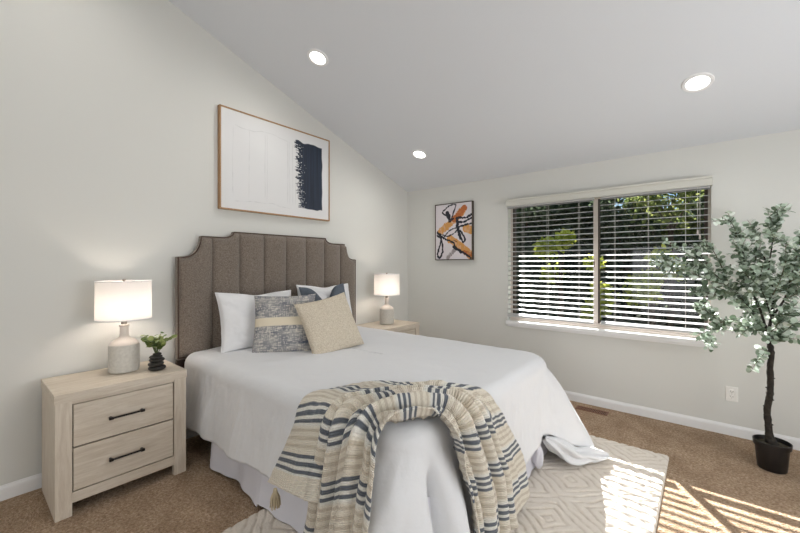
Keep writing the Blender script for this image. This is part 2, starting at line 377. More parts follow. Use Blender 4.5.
# ------------------------------------------------------------------ wall outlet
t = thing('wall_outlet', 'white double power outlet low on the wall between window and potted tree', 'outlet', (3.40, 0.0, 0.34))
MB().box(-0.038, 0.038, -0.006, -0.0002, -0.06, 0.06, 0.003).build('cover_plate', M_outlet, t)
for z in (0.021, -0.021):
    s = MB().box(-0.017, 0.017, -0.0085, -0.005, z - 0.0155, z + 0.0155, 0.004).build('socket', M_outlet, t)
    q = MB(); q.box(-0.008, -0.0055, -0.0092, -0.0083, z - 0.002, z + 0.008); q.box(0.0055, 0.008, -0.0092, -0.0083, z - 0.002, z + 0.008); q.box(-0.002, 0.002, -0.0092, -0.0083, z - 0.011, z - 0.007); q.build('slots', M_slot, s)
MB().lathe([(0, -0.0005), (0.0025, 0), (0.0025, 0.002), (0, 0.0025)], 10, M=Matrix.Translation((0, -0.006, 0)) @ Matrix.Rotation(math.radians(90), 4, 'X')).build('screw', M_nickel, t)

# ------------------------------------------------------------------ nightstands
def make_nightstand():
    t = thing('nightstand', 'whitewashed wooden two-drawer nightstand left of the bed, carrying the pebble planter', 'nightstand', (0.045, -3.3955, 0), group='whitewashed nightstands beside the bed')
    W2, D, Hh = 0.3285, 0.465, 0.69
    MB().box(-0.002, D + 0.004, -W2 - 0.004, W2 + 0.004, Hh - 0.052, Hh, 0.003).build('top', M_woodY, t)
    for s in (-1, 1):
        a, b = sorted((s * W2, s * (W2 - 0.072)))
        MB().box(D - 0.04, D, a, b, 0.0, Hh - 0.052, 0.002).build('leg', M_woodZ, t)
        a2, b2 = sorted((s * W2, s * (W2 - 0.022)))
        MB().box(0.0, D - 0.04, a2, b2, 0.0, Hh - 0.052, 0.002).build('side_panel', M_woodZ, t)
    c = MB(); c.box(0.0, D - 0.035, -W2 + 0.022, W2 - 0.022, 0.075, 0.095); c.box(0.0, 0.01, -W2 + 0.022, W2 - 0.022, 0.075, Hh - 0.052); c.box(0.3, D - 0.025, -W2 + 0.05, W2 - 0.05, 0.095, Hh - 0.052)
    c.build('carcass', M_gap, t)
    MB().box(D - 0.03, D - 0.004, -0.2565, 0.2565, 0.07, 0.128, 0.002).build('bottom_rail', M_woodY, t)
    MB().box(D - 0.03, D - 0.004, -0.2565, 0.2565, 0.622, Hh - 0.052, 0.001).build('top_rail', M_woodY, t)
    for z0, z1, hz in ((0.380, 0.617, 0.495), (0.134, 0.372, 0.25)):
        d = MB().box(D - 0.03, D - 0.006, -0.251, 0.251, z0, z1, 0.003).build('drawer', M_woodY, t)
        h = MB(); h.tube([(D + 0.022, -0.092, hz), (D + 0.022, 0.078, hz)], 0.0058, 12)
        for yy in (-0.086, 0.072):
            h.box(D - 0.007, D + 0.024, yy - 0.006, yy + 0.006, hz - 0.006, hz + 0.006, 0.002)
            h.box(D + 0.014, D + 0.03, yy - 0.011, yy + 0.011, hz - 0.0075, hz + 0.0075, 0.003)
        h.build('handle', M_black, d, smooth=True)
    return t
ns = make_nightstand()
ns2 = copy_tree(ns); ns2.location = (0.045, -0.738, 0)
ns2['label'] = 'whitewashed wooden nightstand in the far corner, mostly hidden behind the bed'

# ------------------------------------------------------------------ table lamps
def make_lamp():
    t = thing('table_lamp', 'lit table lamp with white drum shade on the left nightstand, beside the pebble planter', 'lamp', (0.225, -3.345, 0.69), group='ceramic bedside lamps')
    MB().lathe([(0, 0.002), (0.078, 0.002), (0.084, 0.008), (0.0855, 0.03), (0.0855, 0.165), (0.083, 0.182)], 56).build('base', M_ceramic, t, smooth=True)
    MB().lathe([(0.083, 0.182), (0.076, 0.196), (0.058, 0.212), (0.036, 0.224), (0.027, 0.234), (0.0245, 0.25), (0.024, 0.298), (0.028, 0.302), (0.029, 0.31), (0.026, 0.314), (0, 0.314)], 56).build('neck', M_ceramtop, t, smooth=True)
    MB().lathe([(0.016, 0.314), (0.016, 0.356), (0.009, 0.358), (0.006, 0.36), (0.006, 0.385), (0, 0.385)], 24).build('socket', M_nickel, t, smooth=True)
    tm = NT('lit_white_shade'); p = tm.n('BsdfDiffuse', i_Color=lin(250, 246, 242)); q = tm.n('BsdfTranslucent', i_Color=lin(253, 248, 243)); mx = tm.n('MixShader', i_0=0.2)
    tm.l(p.outputs[0], mx.inputs[1]); tm.l(q.outputs[0], mx.inputs[2]); tm.l(mx.outputs[0], tm.out.inputs[0])
    r1, r0, z0, z1 = 0.153, 0.155, 0.352, 0.602
    MB().lathe([(r0, z0), (r1, z1)], 72).build('lamp_shade', tm.m, t, smooth=True)
    for z, r in ((z0, r0), (z1, r1)):
        rg = MB(); rg.lathe([(r - 0.001, z - 0.003), (r + 0.0012, z - 0.002), (r + 0.0012, z + 0.003), (r - 0.003, z + 0.003), (r - 0.003, z - 0.003)], 72)
        rg.build('shade_rim', M_white, t, smooth=True)
    sp = MB()
    for k in range(3):
        a = k * 2.094 + 0.4; sp.tube([(0.01 * math.cos(a), 0.01 * math.sin(a), z1 - 0.012), (r1 * math.cos(a), r1 * math.sin(a), z1 - 0.004)], 0.0015, 6)
    sp.tube([(0.026, 0, 0.362), (0.045, 0, 0.44), (0.03, 0, 0.55), (0.0, 0, z1 - 0.01)], 0.0015, 6); sp.tube([(-0.026, 0, 0.362), (-0.045, 0, 0.44), (-0.03, 0, 0.55), (0.0, 0, z1 - 0.01)], 0.0015, 6)
    sp.build('harp', M_nickel, t)
    MB().lathe([(0, z1 - 0.014), (0.008, z1 - 0.012), (0.004, z1), (0.011, z1 + 0.006), (0.009, z1 + 0.012), (0, z1 + 0.014)], 20).build('finial', M_nickel, t, smooth=True)
    MB().lathe([(0, 0.385), (0.014, 0.39), (0.029, 0.43), (0.026, 0.465), (0.012, 0.48), (0, 0.483)], 24).build('bulb', emis('lit_bulb', (1, 0.86, 0.74, 1), 75.0), t, smooth=True)
    return t
lamp = make_lamp()
lamp2 = copy_tree(lamp); lamp2.location = (0.27, -0.745, 0.69)
lamp2['label'] = 'lit table lamp with white drum shade on the far nightstand, in the room corner'
tag(MB().tube([(0.178, -3.36, 0.695), (0.15, -3.30, 0.694), (0.12, -3.26, 0.696), (0.075, -3.27, 0.694), (0.036, -3.275, 0.69), (0.0335, -3.275, 0.6), (0.0335, -3.28, 0.3)], 0.0028, 8).build('lamp_cord', M_cord, smooth='all'),
    'thin pale lamp cord trailing over the back of the left nightstand', 'cord')

# ------------------------------------------------------------------ leaves helper
def leaf_cloud(name, centers, normals, tips, size, cols, m, parent=None, n=7, width=0.8, cup=0.15):
    """one rounded leaf per row; tips = direction from stalk to tip"""
    N = len(centers); ang = np.linspace(0, 2 * np.pi, n, endpoint=False)
    tips = tips / np.linalg.norm(tips, axis=1, keepdims=True)
    normals = normals - tips * (normals * tips).sum(1, keepdims=True); normals /= np.linalg.norm(normals, axis=1, keepdims=True) + 1e-9
    side = np.cross(normals, tips); size = np.broadcast_to(np.asarray(size, float), (N,))
    a = (-np.cos(ang)) ; b = np.sin(ang) * width
    V = centers[:, None, :] + size[:, None, None] * (tips[:, None, :] * (a[None, :, None] + 1) + side[:, None, :] * b[None, :, None] + normals[:, None, :] * (cup * (np.abs(b) * 1.2 - 0.25 * (a + 1)))[None, :, None])
    V = V.reshape(-1, 3); me = bpy.data.meshes.new(name)
    me.vertices.add(N * n); me.vertices.foreach_set('co', V.astype(np.float32).ravel()); me.loops.add(N * n); me.loops.foreach_set('vertex_index', np.arange(N * n))
    me.polygons.add(N); me.polygons.foreach_set('loop_start', np.arange(0, N * n, n)); me.polygons.foreach_set('loop_total', np.full(N, n)); me.update(calc_edges=True)
    at = me.color_attributes.new('Col', 'FLOAT_COLOR', 'POINT'); C4 = np.ones((N * n, 4), np.float32); C4[:, :3] = np.repeat(cols, n, 0); at.data.foreach_set('color', C4.ravel())
    return link(name, me, m, parent, False)

# ------------------------------------------------------------------ pebble planter
t = thing('pebble_planter', 'small black stacked-pebble planter with a leafy green sprig, beside the left lamp', 'planter', (0.37, -3.20, 0.69))
prof = []; z = 0.0
stones = [(0.052, 0.034), (0.047, 0.030), (0.046, 0.028), (0.039, 0.024), (0.026, 0.018)]
for i, (r, h) in enumerate(stones):
    pm = MB(); pm.lathe([(0, 0)] + [(r * math.sin(math.pi * k / 10) ** 0.6, h * (1 - math.cos(math.pi * k / 10)) / 2) for k in range(1, 10)] + [(0, h)], 28, (0.004 * math.sin(i * 2.3), 0.004 * math.cos(i * 3.1), z))
    pm.build('pebble', M_stone, t, smooth='all'); z += h * 0.86
cs, ns_, tp, cl = [], [], [], []; st = MB()
for k in range(24):
    a = k * 2.4; r = 0.02 + 0.05 * random.random(); h = 0.05 + 0.09 * random.random()
    if k in (3, 11): r, h = 0.085, 0.10
    tip = Vector((r * math.cos(a), r * math.sin(a), z + h)); base = Vector((0.004 * math.cos(a), 0.004 * math.sin(a), z - 0.01)); mid = (base + tip) / 2 + Vector((0, 0, 0.02))
    st.tube([base, mid, tip], [0.0022, 0.0017, 0.001], 6)
    for q in range(5):
        f = 0.45 + 0.55 * q / 4; p = base.lerp(mid, min(1, f * 2)) if f < 0.5 else mid.lerp(tip, f * 2 - 1)
        b = a + random.uniform(-1.6, 1.6); d = Vector((math.cos(b), math.sin(b), random.uniform(-0.1, 0.6)))
        cs.append(p); tp.append(d); ns_.append((random.uniform(-.3, 1.0), random.uniform(-1.0, .3), 0.7))
        g0 = random.random(); cl.append(np.array(lin(84, 108, 56)[:3]) * (1 - g0) + np.array(lin(164, 174, 104)[:3]) * g0)
st.build('stem', mat('green_stem', lin(80, 92, 52), 0.6), t)
leaf_cloud('foliage', np.array(cs), np.array(ns_), np.array([list(x) for x in tp]), rng.uniform(0.014, 0.023, len(cs)), np.array(cl), M_leaf1, t, 8, 0.72)

# ------------------------------------------------------------------ wall art
def canvas_grid(U0, U1, V0, V1, nu, nv, fn, place):
    u = np.linspace(0, 1, nu); v = np.linspace(0, 1, nv); U, Vv = np.meshgrid(u, v, indexing='ij')
    C, H = fn(U, Vv); A = U0 + (U1 - U0) * U; B = V0 + (V1 - V0) * Vv
    return place(A, B, H).reshape(-1, 3), gridF(nu, nv), C.reshape(-1, 3)
# large one over the headboard, u runs along +y
yl, yr, zb, zt = -2.629, -1.432, 1.883, 2.772; yc, zm = (yl + yr) / 2, (zb + zt) / 2
t = thing('framed_painting', 'large white textured painting with a navy brushed block, oak framed above the headboard', 'painting', (0.0, yc, zm))
hw, hh = (yr - yl) / 2, (zt - zb) / 2
f = MB(); f.box(0.002, 0.042, -hw, -hw + 0.012, -hh, hh, 0.001); f.box(0.002, 0.042, hw - 0.012, hw, -hh, hh, 0.001); f.box(0.002, 0.042, -hw + 0.012, hw - 0.012, -hh, -hh + 0.012, 0.001); f.box(0.002, 0.042, -hw + 0.012, hw - 0.012, hh - 0.012, hh, 0.001)
f.build('frame', M_walnut, t)
def art1(U, V):
    asp = 1.35; C = np.zeros(U.shape + (3,)); C[:] = lin(222, 222, 222)[:3]
    rag = 0.68 - 0.045 * V + 0.028 * vnoise(U * 14, V * 36, 21, 3) + 0.03 * vnoise(U * 5, V * 90, 22, 2)
    blk = sstep(-0.003, 0.003, U - rag) * sstep(0.003, -0.003, U - (0.925 + 0.008 * vnoise(U * 3, V * 9, 23))) * sstep(-0.004, 0.004, V - (0.1 + 0.012 * vnoise(U * 22, V, 24))) * sstep(0.004, -0.004, V - (0.885 - 0.03 * (U - .7) + 0.015 * vnoise(U * 18, V, 25)))
    dry = (vnoise(U * 60, V * 190, 26, 2) > 0.1 + (U - rag) * 9) & (U < rag + 0.12)
    blk = np.where(dry, blk * 0.1, blk)
    streak = vnoise(U * 160, V * 3, 27, 2)
    navy = np.array(lin(34, 44, 60)[:3]) * (1 + 0.45 * streak[..., None]); C = C * (1 - blk[..., None]) + navy * blk[..., None]
    H = 0.0012 * blk * streak
    ln = np.zeros(U.shape)
    for u0, s0, w0 in ((0.09, 31, .0018), (0.22, 32, .0016), (0.35, 33, .002), (0.37, 34, .0015), (0.56, 35, .003), (0.58, 36, .002), (0.61, 37, .002), (0.64, 38, .0025)):
        ln = np.maximum(ln, np.exp(-((U - u0 - 0.006 * vnoise(V * 4, V * 0, s0)) / w0) ** 2) * sstep(0.1, 0.2, V) * sstep(0.88, 0.8, V) * (0.6 + 0.4 * vnoise(V * 20, U, s0 + 9)))
    for v0, s0 in ((0.1, 41), (0.86, 42)):
        ln = np.maximum(ln, 0.8 * np.exp(-((V - v0 - 0.02 * vnoise(U * 12, U * 0, s0)) / 0.004) ** 2) * sstep(0.09, 0.12, U) * sstep(0.62, 0.5, U) * (0.55 + 0.45 * vnoise(U * 40, V, s0)))
    C *= (1 - 0.28 * ln[..., None]); H = H + 0.0015 * ln
    return C, H
V_, F_, C_ = canvas_grid(-hw + 0.012, hw - 0.012, -hh + 0.012, hh - 0.012, 420, 260, art1, lambda A, B, H: np.stack([0.034 + H, A, B], -1))
npmesh('canvas', V_, F_, M_paintcol, t, colors=C_)
# small one on the window wall, u runs along +x
xl, xr, zb, zt = 0.494, 1.043, 1.463, 2.188
t = thing('framed_painting', 'small abstract painting of black loops and gold strokes, hung between corner and window', 'painting', ((xl + xr) / 2, 0.0, (zb + zt) / 2))
hw, hh = (xr - xl) / 2, (zt - zb) / 2
f = MB(); f.box(-hw, -hw + 0.01, -0.042, -0.002, -hh, hh, 0.001); f.box(hw - 0.01, hw, -0.042, -0.002, -hh, hh, 0.001); f.box(-hw + 0.01, hw - 0.01, -0.042, -0.002, -hh, -hh + 0.01, 0.001); f.box(-hw + 0.01, hw - 0.01, -0.042, -0.002, hh - 0.01, hh, 0.001)
f.build('frame', M_bronze, t)
def seg_d(U, V, pts, asp):
    d = np.full(U.shape, 9.0); tt = np.zeros(U.shape); L = 0
    for (x0, y0), (x1, y1) in zip(pts, pts[1:]):
        dx, dy = (x1 - x0), (y1 - y0) * asp; px, py = U - x0, (V - y0) * asp
        q = np.clip((px * dx + py * dy) / (dx * dx + dy * dy), 0, 1); e = np.hypot(px - q * dx, py - q * dy)
        tt = np.where(e < d, L + q, tt); d = np.minimum(d, e); L += 1
    return d, tt
def cat(pts, k=8):
    P = [np.array(p, float) for p in pts]; P = [P[0]] + P + [P[-1]]; out = []
    for i in range(1, len(P) - 2):
        for j in range(k):
            s = j / k; a, b, c, d = P[i - 1:i + 3]
            out.append(tuple(0.5 * (2 * b + (c - a) * s + (2 * a - 5 * b + 4 * c - d) * s * s + (3 * b - a - 3 * c + d) * s ** 3)))
    out.append(tuple(P[-2])); return out
def art2(U, V):
    # coordinates: u 0..1 left to right, v 0..1 bottom to top
    asp = 1.32; C = np.zeros(U.shape + (3,)); C[:] = lin(216, 210, 214)[:3]
    H = np.zeros(U.shape)
    def stroke(pts, w, col, seed, rag=0.25, dry=0.0, k=8):
        nonlocal C, H
        d, tt = seg_d(U, V, cat(pts, k), asp)
        wv = w * (1 + rag * vnoise(tt * 1.1, d * 30, seed, 2)) + 0.012 * vnoise(U * 40, V * 40, seed + 1)
        a = sstep(0.006, -0.006, d - wv)
        if dry: a = a * (1 - dry * sstep(0.1, 0.5, vnoise(U * 26, V * 18, seed + 2, 2)))
        C = C * (1 - a[..., None]) + np.array(col) * a[..., None]
    gold, org, blk, gry = lin(204, 148, 82)[:3], lin(176, 100, 52)[:3], lin(28, 30, 42)[:3], lin(150, 140, 142)[:3]
    stroke([(0.35, 0.03), (0.58, 0.2)], 0.05, gry, 50, 0.3, 0.5)
    stroke([(0.12, 0.5), (0.35, 0.62), (0.55, 0.72), (0.75, 0.86)], 0.085, gold, 51, 0.3, 0.3)
    stroke([(0.52, 0.72), (0.66, 0.80), (0.80, 0.90)], 0.075, org, 52, 0.3, 0.2)
    stroke([(0.42, 0.36), (0.62, 0.27), (0.80, 0.17), (0.98, 0.06)], 0.095, gold, 53, 0.2, 0.25)
    stroke([(0.86, 0.54), (0.99, 0.50)], 0.10, gold, 54, 0.2, 0.2)
    stroke([(0.80, 0.12), (0.98, 0.08)], 0.05, org, 55, 0.3, 0.5)
    stroke([(0.05, 0.49), (0.25, 0.38), (0.50, 0.30), (0.55, 0.22), (0.75, 0.13), (0.97, 0.02)], 0.022, blk, 61)
    stroke([(0.38, 0.97), (0.20, 0.86), (0.34, 0.78), (0.42, 0.72), (0.52, 0.86), (0.56, 0.98), (0.36, 0.97)], 0.018, blk, 62)
    stroke([(0.33, 0.84), (0.38, 0.75)], 0.05, blk, 63)
    stroke([(0.40, 0.80), (0.39, 0.68), (0.5, 0.74)], 0.025, blk, 60)
    stroke([(0.60, 0.73), (0.62, 0.58), (0.66, 0.45), (0.70, 0.38)], 0.04, blk, 64)
    stroke([(0.99, 0.78), (0.85, 0.73), (0.66, 0.74)], 0.026, blk, 65)
    stroke([(0.66, 0.66), (0.80, 0.66), (0.99, 0.72)], 0.022, blk, 66)
    stroke([(0.99, 0.62), (0.80, 0.60), (0.64, 0.56), (0.78, 0.42), (0.82, 0.34), (0.76, 0.31), (0.66, 0.50)], 0.020, blk, 67)
    stroke([(0.10, 0.48), (0.32, 0.42), (0.5, 0.46), (0.62, 0.52)], 0.014, blk, 68)
    stroke([(0.24, 0.41), (0.40, 0.52), (0.56, 0.56)], 0.014, blk, 69)
    stroke([(0.05, 0.50), (0.16, 0.38), (0.10, 0.22), (0.05, 0.08), (0.12, 0.03), (0.20, 0.16), (0.16, 0.36), (0.04, 0.44)], 0.022, blk, 70)
    stroke([(0.50, 0.22), (0.62, 0.17), (0.72, 0.12)], 0.03, blk, 71)
    stroke([(0.52, 0.34), (0.60, 0.31)], 0.012, blk, 72)
    return C, H
V_, F_, C_ = canvas_grid(-hw + 0.01, hw - 0.01, -hh + 0.01, hh - 0.01, 240, 310, art2, lambda A, B, H: np.stack([A, -0.036 - H, B], -1))
npmesh('canvas', V_, F_[:, ::-1], M_paintcol, t, colors=C_)

# ------------------------------------------------------------------ bed (headboard, mattress, box, skirt)
bed = thing('bed', 'wide bed with a tall brown channel-tufted scalloped headboard against the left wall', 'bed', (0.03, -2.026, 0))
def top_z(a):
    a = abs(a)
    if a <= 0.50: return 1.69
    if a <= 0.60: return 1.637 + 0.053 * (1 - math.sqrt(max(0, 1 - ((0.60 - a) / 0.10) ** 2)))
    if a <= 0.77: return 1.637
    if a <= 0.90: return 1.466 + 0.171 * (1 - math.sqrt(max(0, 1 - ((0.90 - a) / 0.13) ** 2)))
    return 1.466
ys = sorted(set([round(s * q, 4) for s in (-1, 1) for q in list(np.linspace(0, 0.5, 3)) + list(0.60 - 0.10 * np.sin(np.linspace(0, math.pi / 2, 9))) + list(0.90 - 0.13 * np.sin(np.linspace(0, math.pi / 2, 13))) + [0.945]]))
pts = [(0.0, y, top_z(y)) for y in ys]; ring = [(0.0, ys[-1], 0.66)] + [(0.0, ys[0], 0.66)]
hb = poly_prism('h', [(x, y, z) for x, y, z in pts] + ring, (0.055, 0, 0), M_uphol).build('headboard', M_uphol, bed)
bv = hb.modifiers.new('soft_edge', 'BEVEL'); bv.width = 0.007; bv.segments = 2
seams = [-0.932, -0.683, -0.452, -0.220, 0.012, 0.244, 0.476, 0.70, 0.932]
for a, b in zip(seams, seams[1:]):
    nu, nv = 25, 40; V = []; z0 = 0.675
    for i in range(nu):
        u = i / (nu - 1); y = a + (b - a) * u; zt_ = top_z(y) - 0.012
        bul = max(0, 1 - (2 * u - 1) ** 2) ** 0.55
        for j in range(nv):
            v = j / (nv - 1); z = z0 + (zt_ - z0) * v
            ed = min(1, min(v, 1 - v) * (zt_ - z0) / 0.03); V.append((0.05 + 0.046 * bul * math.sqrt(max(0, 1 - (1 - ed) ** 2)) + 0.0015 * mnoise.noise((y * 9, z * 5, 0)), y, z))
    npmesh('channel_panel', V, gridF(nu, nv), M_uphol, hb)
pp = MB()
pp.tube([(0.055, y, z) for _, y, z in [(0, ys[0] + 0.006, 0.675)] + [(0, max(min(y, 0.94), -0.94), z - 0.005) for _, y, z in pts] + [(0, ys[-1] - 0.006, 0.675)]], 0.0045, 6); pp.tube([(0.055, -0.938, 0.677), (0.055, 0.938, 0.677)], 0.0045, 6)
pp.build('piping', M_uphdark, hb)
for s in (-1, 1): MB().box(0.008, 0.045, s * 0.915 - 0.03, s * 0.915 + 0.03, 0.0, 0.665, 0.003).build('headboard_leg', M_darkwood, bed)
MB().box(0.075, 2.26, -0.84, 0.84, 0.42, 0.69, 0.06).build('mattress', M_white, bed, smooth=True)
MB().box(0.075, 2.25, -0.83, 0.83, 0.16, 0.42, 0.03).build('box_spring', M_skirt, bed, smooth=True)
for x in (0.2, 1.2, 2.15):
    for s in (-0.7, 0.7): MB().box(x - 0.03, x + 0.03, s - 0.03, s + 0.03, 0.0215 if x > 1.25 else 0.0, 0.165, 0.004).build('leg', M_darkwood, bed)
def perim(x0, x1, yl, yr, Rc, n):
    """U path from head-left along the left side, foot and right side back to the head"""
    L1 = x1 - Rc - x0; La = Rc * math.pi / 2; L2 = (yr - yl) - 2 * Rc; tot = 2 * L1 + 2 * La + L2
    S = np.linspace(0, tot, n); P = np.zeros((n, 2)); N = np.zeros((n, 2))
    for i, s in enumerate(S):
        if s < L1: P[i] = (x0 + s, yl); N[i] = (0, -1)
        elif s < L1 + La: a = (s - L1) / Rc; P[i] = (x1 - Rc + Rc * math.sin(a), yl + Rc - Rc * math.cos(a)); N[i] = (math.sin(a), -math.cos(a))
        elif s < L1 + La + L2: P[i] = (x1, yl + Rc + s - L1 - La); N[i] = (1, 0)
        elif s < L1 + 2 * La + L2: a = (s - L1 - La - L2) / Rc; P[i] = (x1 - Rc + Rc * math.cos(a), yr - Rc + Rc * math.sin(a)); N[i] = (math.cos(a), math.sin(a))
        else: P[i] = (x1 - Rc - (s - L1 - 2 * La - L2), yr); N[i] = (0, 1)
    return S, P, N
# skirt, in bed coordinates
S, P, N = perim(0.55, 2.28, -0.885, 0.885, 0.07, 700); nv = 26; V = []
for i in range(len(S)):
    hem = 0.004 if P[i][0] < 1.22 else 0.023
    hem += 0.018 * (0.5 + 0.5 * math.sin(S[i] * 5.1))
    for j in range(nv):
        tt = j / (nv - 1); off = tt * (0.03 + 0.018 * math.sin(S[i] * 9 + 2 * math.sin(S[i] * 3)) + 0.006 * math.sin(S[i] * 31)); p = P[i] + N[i] * off
        V.append((p[0], p[1], 0.40 - (0.40 - hem) * tt))
npmesh('bed_skirt', V, gridF(len(S), nv), M_skirt, bed)

# ------------------------------------------------------------------ comforter
def make_comforter():
    X0, X1, YL, YR, Rc, ZT, R = 0.135, 2.34, -2.94, -1.11, 0.24, 0.716, 0.085
    S, P, N = perim(X0, X1, YL, YR, Rc, 760)
    kS = [0, .8, 1.4, 1.8, 2.0, 2.15, 2.4, 2.8, 3.0, 3.15, 3.3, 3.55, 3.68, 3.80, 3.92, 4.1, 4.3, 9]
    kH = [.19, .21, .255, .305, .31, .20, .07, .09, .11, .15, .235, .262, .18, .05, .045, .12, .2, .2]
    kF = [.03, .04, .05, .06, .08, .12, .08, .05, .05, .05, .05, .06, .12, .34, .36, .16, .03, .0]
    kA = [.020, .016, .010, .010, .02, .040, .036, .022, .016, .018, .014, .012, .02, .035, .04, .03, .012, .006]
    hem = np.interp(S, kS, kH); hem = np.convolve(np.pad(hem, 12, 'edge'), np.ones(25) / 25, 'valid')
    fl = np.interp(S, kS, kF); fl = np.convolve(np.pad(fl, 8, 'edge'), np.ones(17) / 17, 'valid'); am = np.interp(S, kS, kA)
    fold = np.sin(S * 15 + 1.8 * np.sin(S * 2.3)) * 0.6 + np.sin(S * 29 + 2.2 * np.sin(S * 3.1)) * 0.3 + 0.45 * np.sin(S * 7.7 + 1)
    qx = np.clip(P[:, 0] - 0.0, X0, 1.35); q = np.stack([qx, np.full(len(S), (YL + YR) / 2)], 1)
    nt, nr, nd = 26, 9, 34; rows = []
    for j in range(nt):
        t = j / (nt - 1); e = P - N * R; p = q + (e - q) * (1 - (1 - t) ** 1.3)[None] if False else q + (e - q) * t
        dist = np.linalg.norm(p - e, axis=1)
        z = ZT + 0.012 * (1 - np.exp(-dist / 0.25)) + 0.0065 * vnoise(p[:, 0] * 4, p[:, 1] * 4, 71, 2) * sstep(0, .2, dist) + 0.0035 * vnoise(p[:, 0] * 11, p[:, 1] * 5, 72, 2)
        rows.append(np.stack([p[:, 0], p[:, 1], z], 1))
    for j in range(1, nr):
        a = (math.pi / 2) * j / nr; c = P + N * (R * (math.sin(a) - 1)) ; z = ZT - R + R * math.cos(a) + 0 * S
        z = z + 0.0035 * vnoise(c[:, 0] * 11, c[:, 1] * 5, 72, 2) * (1 - j / nr)
        rows.append(np.stack([c[:, 0], c[:, 1], z], 1))
    for j in range(nd):
        t = j / (nd - 1); off = fl * t ** np.interp(S, [3.4, 3.7, 4.0, 4.3], [1.25, 0.85, 0.85, 1.25]) + (0.05 * np.exp(-((S - 2.13 + 0.06 * t) / 0.075) ** 2) - 0.085 * np.exp(-((S - 2.25 - 0.03 * t) / 0.024) ** 2) + 0.045 * np.exp(-((S - 2.36) / 0.07) ** 2)) * sstep(0, 0.5, t) + am * fold * t ** 0.8 + 0.006 * vnoise(S * 5, S * 0 + t * 3, 73, 2) * min(1, t * 4)
        off = off + (0.007 + 0.008 * np.exp(-(S / 0.45) ** 2) + 0.004 * np.exp(-((S - 2.3) / 0.5) ** 2)) * vnoise(S * 22 + t * 2, S * 0 + t * 1.6, 75, 2) * min(1, t * 6) + 0.007 * vnoise(S * 14, S * 0 + t * 2.2, 74, 2) * min(1, t * 5); c = P + N * off[:, None]; z = ZT - R - t * (ZT - R - hem)
        rows.append(np.stack([c[:, 0], c[:, 1], z], 1))
    G = np.stack(rows, 1)                       # (S, rows, 3)
    V = G.reshape(-1, 3); V[:, 2] = np.maximum(V[:, 2], 0.034)
    o = npmesh('comforter', V, gridF(G.shape[0], G.shape[1])[:, ::-1], M_sheet)
    so = o.modifiers.new('thickness', 'SOLIDIFY'); so.thickness = 0.012; so.offset = -1
    tag(o, 'smooth white comforter covering the bed and hanging down its sides', 'comforter')
    return o
cf = make_comforter()
# twisted corner of the comforter lying on the rug
def lump(name, path, rads, m, parent, amp=0.25, flat=0.7, seed=1, n=36, k=10):
    P = [np.array(a) for a in cat(path, k)]; R = np.interp(np.linspace(0, 1, len(P)), np.linspace(0, 1, len(rads)), rads); V = []
    for i, p in enumerate(P):
        t = P[min(i + 1, len(P) - 1)] - P[max(i - 1, 0)]; t = t / np.linalg.norm(t); a = np.cross(t, (0, 0, 1)); a /= np.linalg.norm(a) + 1e-9; b = np.cross(a, t)
        for q in range(n):
            th = 2 * math.pi * q / n; r = R[i] * (1 + amp * math.sin(th * 5 + i * 0.12 + seed) * 0.6 + amp * mnoise.noise((math.cos(th) * 1.6, math.sin(th) * 1.6 + seed, i * 0.09)))
            w = p + a * math.cos(th) * r + b * math.sin(th) * r * flat; w[2] = max(w[2], 0.028); V.append(w)
    F = [(i * n + q, i * n + (q + 1) % n, (i + 1) * n + (q + 1) % n, (i + 1) * n + q) for i in range(len(P) - 1) for q in range(n)]
    return npmesh(name, V, F, m, parent)
lump('corner_fold', [(2.38, -1.50, 0.22), (2.45, -1.42, 0.15), (2.53, -1.34, 0.085), (2.60, -1.24, 0.075), (2.70, -1.12, 0.05)], [0.02, 0.06, 0.075, 0.055, 0.06, 0.015], M_sheet, cf, 0.5, 0.7, 3)
lump('corner_fold', [(2.36, -1.62, 0.24), (2.36, -1.60, 0.12), (2.37, -1.57, 0.04)], [0.02, 0.045, 0.04, 0.012], M_skirt, cf, 0.3, 0.8, 6)

